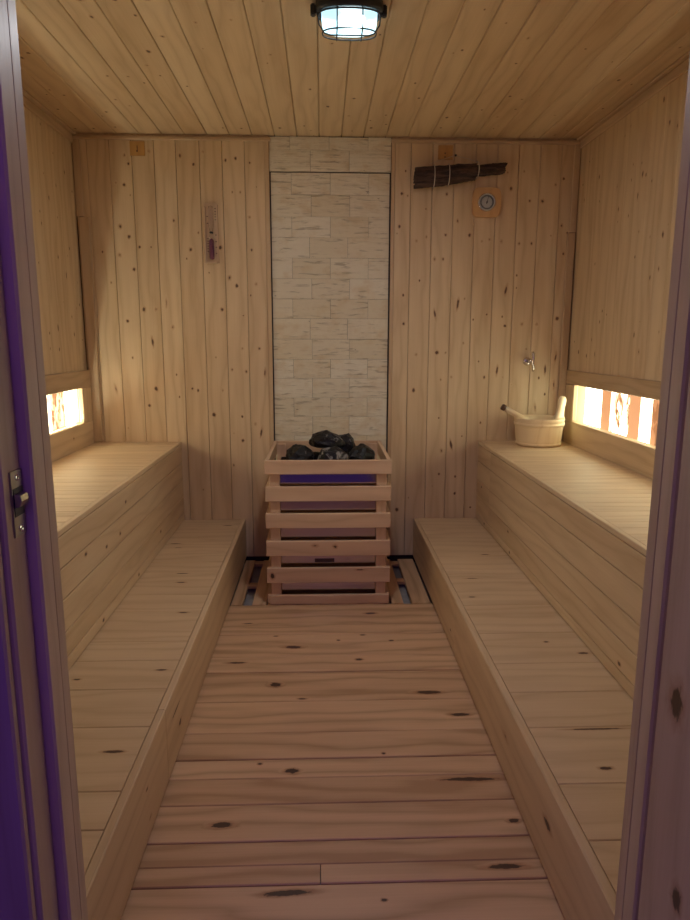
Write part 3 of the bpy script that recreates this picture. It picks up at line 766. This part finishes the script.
bmobj('tick_marks', bm, BLACK, dial, smooth=False)
bm = bmesh.new(); M = Matrix.Translation((0, -.0262, 0)) @ Matrix.Rotation(-math.radians(76), 4, 'Y')
vs = [(-.010, -.0016), (.032, -.0005), (.032, .0005), (-.010, .0016)]; prism(bm, vs, .0008, M); lathe(bm, [(.0001, 0), (.004, 0), (.003, .002), (.0001, .002)], 16, Matrix.Translation((0, -.0262, 0)) @ RX)
bmobj('pointer', bm, BLACK, hy, smooth=False)

# orange wooden plates high on the wall
def plate(x, z, label):
    p = tag(empty('wall_plate', (x, D, z)), label, 'wall plate', 'orange wooden wall plates')
    bm = bmesh.new(); bbox(bm, (-.037, -.006, -.034), (.037, 0, .034), 0, .0015); bmobj('plate', bm, ORANGE_WOOD, p, smooth=False)
    bm = bmesh.new()
    for dz in (-.004, -.022) if x > 0 else (-.012,):
        lathe(bm, [(.0001, 0), (.0038, 0), (.003, .002), (.0001, .002)], 12, Matrix.Translation((-.002, -.006, dz)) @ RX)
    if x < 0: bbox(bm, (-.0015, -.0072, -.016), (.0015, -.0061, .014))
    bmobj('screw', bm, PRINT, p)
plate(.627, 2.128, 'small orange wooden plate above the dark bark bundle')
plate(-.914, 2.130, 'small orange wooden plate high on the back wall near the left corner')

# bundle of bark hung on strings
bd = tag(empty('bark_bundle', (.69, D - .055, 2.008)), 'dark brown bundle of dried bark tied with pale string on the back wall', 'bark bundle')
def barklog(pts, rs, seed, curl):
    bm = bmesh.new(); N = 34; K = 22; pts = [Vector(p) for p in pts]; grid = []
    for i in range(N):
        t = i / (N - 1) * (len(pts) - 1); k = min(int(t), len(pts) - 2); q = pts[k].lerp(pts[k + 1], t - k); r = rs[k] + (rs[k + 1] - rs[k]) * (t - k)
        row = []
        for j in range(K):
            a = 2 * math.pi * j / K * curl + seed
            rr = r * (1 + .30 * noise.noise(Vector((i * .10 + seed * 3, math.cos(a) * 1.6, math.sin(a) * 1.6))) + .14 * noise.noise(Vector((i * .5, math.cos(a) * 4 + seed, math.sin(a) * 4))))
            rr *= 1 - .35 * (j / K) if curl > 1 else 1
            e = (noise.noise(Vector((a * 2, seed, i > N / 2))) * .012) if i in (0, N - 1) else 0
            row.append(bm.verts.new(q + Vector((e, rr * math.cos(a), rr * math.sin(a)))))
        grid.append(row)
    for a, b in zip(grid, grid[1:]):
        for j in range(K - 1): bm.faces.new((a[j], a[j + 1], b[j + 1], b[j]))
    o = bmobj('bark_strip', bm, BARK, bd); md = o.modifiers.new('thick', 'SOLIDIFY'); md.thickness = .005; md.offset = -1; return o
barklog([(-.225, 0, -.014), (-.05, 0, .002), (.085, -.003, .016)], [.034, .034, .034], 1.0, 1.5)
barklog([(-.225, .005, -.038), (-.05, .004, -.020), (.080, .0, -.004)], [.028, .028, .024], 2.2, 1.3)
barklog([(-.222, -.004, .010), (-.04, -.002, .022), (.085, -.0, .034)], [.026, .026, .022], 3.1, 1.3)
barklog([(.03, .0, .020), (.15, 0, .034), (.232, .002, .044)], [.022, .026, .024], 4.4, 1.4)
barklog([(.02, .012, .008), (.14, .012, .022), (.228, .012, .026)], [.018, .020, .016], 5.3, 1.2)
def tie(x, zc, r, rz):
    bm = bmesh.new(); tube(bm, [(x + .003 * math.sin(t * .5), r * math.cos(t), zc + rz * math.sin(t)) for t in [2 * math.pi * k / 32 for k in range(32)]], .0022, 8, closed=True)
    bmobj('string_tie', bm, STRING, bd)
tie(-.132, -.008, .046, .056); tie(-.058, .000, .044, .053); tie(.088, .026, .040, .040)
bm = bmesh.new(); tube(bm, [(-.15, .01, .055), (-.02, .049, .104), (-.010, .050, .105)], .0011, 6); tube(bm, [(-.010, .05, .105), (.04, .02, .085), (.10, .0, .062)], .0011, 6)
bmobj('hanging_string', bm, STRING, bd)
bm = bmesh.new(); lathe(bm, [(.0001, 0), (.0055, 0), (.0055, .002), (.0022, .0022), (.0022, .012), (.0001, .012)], 14, Matrix.Translation((-.012, .043, .105)) @ Matrix.Rotation(-math.pi / 2, 4, 'X')); bmobj('nail', bm, BLACK, bd)

# valve with T handle
vv = tag(empty('wall_valve', (1.098, D, 1.085)), 'small chrome valve with an upright bar handle on the back wall above the bucket', 'valve')
bm = bmesh.new(); lathe(bm, [(.0001, 0), (.022, 0), (.021, .005), (.014, .010), (.0001, .010)], 28, RX); bmobj('rosette', bm, CHROME, vv)
bm = bmesh.new(); tube(bm, [(0, -.010, 0), (.004, -.045, -.001), (.010, -.062, -.001)], .009, 14, rs=[.008, .010, .012]); bmobj('stem', bm, CHROME, vv)
bm = bmesh.new(); tube(bm, [(.010, -.060, .050), (.012, -.066, .040), (.013, -.068, .012), (.012, -.068, -.012), (.015, -.066, -.035), (.015, -.062, -.050)], .007, 14, rs=[.005, .0085, .0065, .0075, .0075, .005]); bmobj('handle', bm, CHROME, vv)

# =================================================================== BUCKET AND LADLE
BX, BYc, BZ = 1.132, 3.40, .656
bk_ = tag(empty('sauna_bucket', (BX, BYc, BZ)), 'pale wooden bucket with an upright ear handle on the right upper bench', 'bucket')
bm = bmesh.new(); ST = 20; sub = 4; n = ST * sub
prof = [(.108, .0), (.110, .002), (.116, .034), (.121, .085), (.127, .134), (.128, .144), (.121, .145), (.116, .134), (.110, .04), (.104, .016)]
rings = []
for r, z in prof:
    row = []
    for k in range(n):
        a = 2 * math.pi * k / n; g = .9955 if (k % sub == 0 and r > .1 and z < .144) else 1
        row.append(bm.verts.new((r * g * math.cos(a), r * g * math.sin(a), z)))
    rings.append(row)
for a, b in zip(rings, rings[1:]):
    for k in range(n): bm.faces.new((a[k], a[(k + 1) % n], b[(k + 1) % n], b[k]))
bm.faces.new(rings[0][::-1]); bm.faces.new(rings[-1])
bmobj('staves', bm, BUCKET_WOOD, bk_)
for nm, z0, z1, r0, r1 in (('hoop', .006, .018, .1125, .1150), ('hoop', .104, .120, .1238, .1256)):
    bm = bmesh.new(); lathe(bm, [(r0, z0), (r0 + .0035, z0 + .001), (r1 + .0035, z1 - .001), (r1, z1), (r1 - .004, z1), (r0 - .004, z0)], 64, close=True); bmobj(nm, bm, BUCKET_WOOD, bk_)
# ear: a stave running on into a rounded grip
half = [(.030, .10), (.034, .128), (.032, .140), (.0235, .150), (.0185, .163), (.0170, .180), (.0190, .200), (.0225, .218), (.0225, .234), (.0195, .246), (.012, .254), (.004, .2565)]
poly = half + [(-x, z) for x, z in half[::-1]]
bm = bmesh.new(); a = math.radians(-8)
prism(bm, poly, .013, Matrix.Translation((.076, -.030, .002)) @ Matrix.Rotation(math.radians(7), 4, 'Y') @ Matrix.Rotation(math.radians(14), 4, 'Z') @ Matrix.Translation((0, -.0065, 0)), 0, .003)
for v in bm.verts: v.co.x -= .018 if 0 else 0
bmobj('ear_handle', bm, HANDLE_WOOD, bk_)
ld = tag(empty('sauna_ladle', (BX, BYc, BZ + .11)), 'wooden ladle with a dark-tipped handle leaning out of the bucket', 'ladle')
A0 = Vector((-.203, -.015, .092)); A1 = Vector((-.075, -.012, .022)); dr = (A1 - A0).normalized()
rotq = dr.to_track_quat('X', 'Z').to_matrix().to_4x4()
bm = bmesh.new(); Lh = (A1 - A0).length + .05
bbox(bm, (.018, -.015, -.014), (Lh, .015, .014), 0, .004)
bm.transform(Matrix.Translation(A0) @ rotq); bmobj('ladle_handle', bm, HANDLE_WOOD, ld)
bm = bmesh.new(); bbox(bm, (0, -.0165, -.0155), (.0185, .0165, .0155), 0, .003); bm.transform(Matrix.Translation(A0) @ rotq); o = bmobj('end_cap', bm, DARKTIP, ld); tag(o, label='dark end cap')
bm = bmesh.new(); prof = [(.001, -.045), (.022, -.043), (.034, -.03), (.038, -.008), (.038, .0), (.034, .0), (.034, -.01), (.030, -.028), (.02, -.038), (.001, -.040)]
lathe(bm, prof, 32, Matrix.Translation(A1 + dr * .075 + Vector((0, 0, -.004)))); bmobj('ladle_bowl', bm, BUCKET_WOOD, ld)

# =================================================================== CEILING LAMP
lp = tag(empty('bulkhead_lamp', (.087, 2.215, H)), 'lit oval glass ceiling lamp in a black wire cage', 'ceiling lamp')
A, B = .098, .058
def sup(t, a, b, e=.7):
    c, s_ = math.cos(t), math.sin(t); return (a * abs(c) ** e * (1 if c >= 0 else -1), b * abs(s_) ** e * (1 if s_ >= 0 else -1))
def ovloft(bm, prof, n=56, e=.8, cap=True):
    rings = []
    for fx, fy, z in prof:
        rings.append([bm.verts.new((*sup(2 * math.pi * k / n, fx, fy, e), z)) for k in range(n)])
    for a, b in zip(rings, rings[1:]):
        for k in range(n): bm.faces.new((a[k], a[(k + 1) % n], b[(k + 1) % n], b[k]))
    if cap: bm.faces.new(rings[0]); bm.faces.new(rings[-1])
bm = bmesh.new(); ovloft(bm, [(A + .004, B + .004, -.0005), (A + .006, B + .006, -.022), (A + .002, B + .002, -.030), (A - .012, B - .012, -.030)]); bmobj('base_ring', bm, BLACK, lp)
for s_ in (-1, 1):
    bm = bmesh.new(); bbox(bm, (s_ * (A + .010) - .010, -.012, -.036), (s_ * (A + .010) + .006, .012, -.006), 0, .003); bmobj('cage_lug', bm, BLACK, lp, smooth=False)
bm = bmesh.new(); tube(bm, [(-.03, 0, -.045), (-.01, 0, -.048), (.03, 0, -.048), (.045, 0, -.045)], .014, 16, rs=[.008, .016, .016, .008]); bmobj('bulb', bm, BULB, lp)
bm = bmesh.new(); ovloft(bm, [(A - .013, B - .013, -.029), (A - .014, B - .014, -.050), (A - .016, B - .017, -.066), (A - .022, B - .022, -.078), (A - .04, B - .034, -.084)]); bmobj('glass_bowl', bm, LAMPGLASS, lp)
def oval(bm, a, b, z, r, e=.8): tube(bm, [(*sup(2 * math.pi * k / 48, a, b, e), z) for k in range(48)], r, 8, closed=True)
bm = bmesh.new()
oval(bm, A - .004, B - .004, -.036, .0025); oval(bm, A - .016, B - .016, -.085, .0022)
bmobj('cage_ring', bm, BLACK, lp)
for x_ in (-.038, .038):
    bm = bmesh.new(); yb = (B - .004)
    tube(bm, [(x_, -yb, -.030), (x_, -yb + .002, -.055), (x_, -yb + .012, -.078), (x_, -yb + .016, -.088), (x_, 0, -.0885), (x_, yb - .016, -.088), (x_, yb - .012, -.078), (x_, yb - .002, -.055), (x_, yb, -.030)], .0022, 8); bmobj('cage_wire', bm, BLACK, lp)
bm = bmesh.new(); tube(bm, [(-A + .002, 0, -.030), (-A + .006, 0, -.06), (-A + .022, 0, -.083), (-A + .04, 0, -.0885), (A - .04, 0, -.0885), (A - .022, 0, -.083), (A - .006, 0, -.06), (A - .002, 0, -.030)], .0022, 8); bmobj('cage_wire', bm, BLACK, lp)
ll = bpy.data.lights.new('lamp_light', 'AREA'); ll.shape = 'ELLIPSE'; ll.size = .14; ll.size_y = .07; ll.energy = LAMP_W; ll.color = (.92, .95, 1.0)
lo_ = bpy.data.objects.new('lamp_light', ll); COL.objects.link(lo_); lo_.parent = lp; lo_.location = (0, 0, -.093)

# =================================================================== HALLWAY LIGHT, WORLD, CAMERA
hl = bpy.data.lights.new('hall_light', 'AREA'); hl.shape = 'RECTANGLE'; hl.size = 1.2; hl.size_y = .5; hl.energy = HALL_W; hl.color = (.27, .08, 1.0)
ho = bpy.data.objects.new('hall_light', hl); COL.objects.link(ho); ho.location = HALL_LOC
ho.rotation_euler = (Vector(HALL_AIM) - Vector(HALL_LOC)).to_track_quat('-Z', 'Y').to_euler()
W = bpy.data.worlds.new('World'); SC.world = W; W.use_nodes = True
W.node_tree.nodes['Background'].inputs[0].default_value = (.24, .12, .75, 1); W.node_tree.nodes['Background'].inputs[1].default_value = WORLD_S

cam = bpy.data.cameras.new('camera'); co = bpy.data.objects.new('camera', cam); COL.objects.link(co); SC.camera = co
f_, yaw, pit, rol = 661.02, .0344, .1809, -.0018
cam.sensor_fit = 'VERTICAL'; cam.sensor_height = 24.0; cam.lens = 24.0 * f_ / 920; cam.clip_start = .02; cam.clip_end = 50
fwd = Vector((math.sin(yaw) * math.cos(pit), math.cos(yaw) * math.cos(pit), -math.sin(pit)))
right = Vector((math.cos(yaw), -math.sin(yaw), 0)); up = right.cross(fwd)
r2 = right * math.cos(rol) - up * math.sin(rol); u2 = right * math.sin(rol) + up * math.cos(rol)
M = Matrix((r2, u2, -fwd)).transposed().to_4x4(); M.translation = (0, 0, 1.2); co.matrix_world = M

SC.view_settings.view_transform = 'Standard'; SC.view_settings.look = 'None'; SC.view_settings.gamma = 1; SC.view_settings.use_curve_mapping = False
SC.view_settings.exposure = EXPOSURE
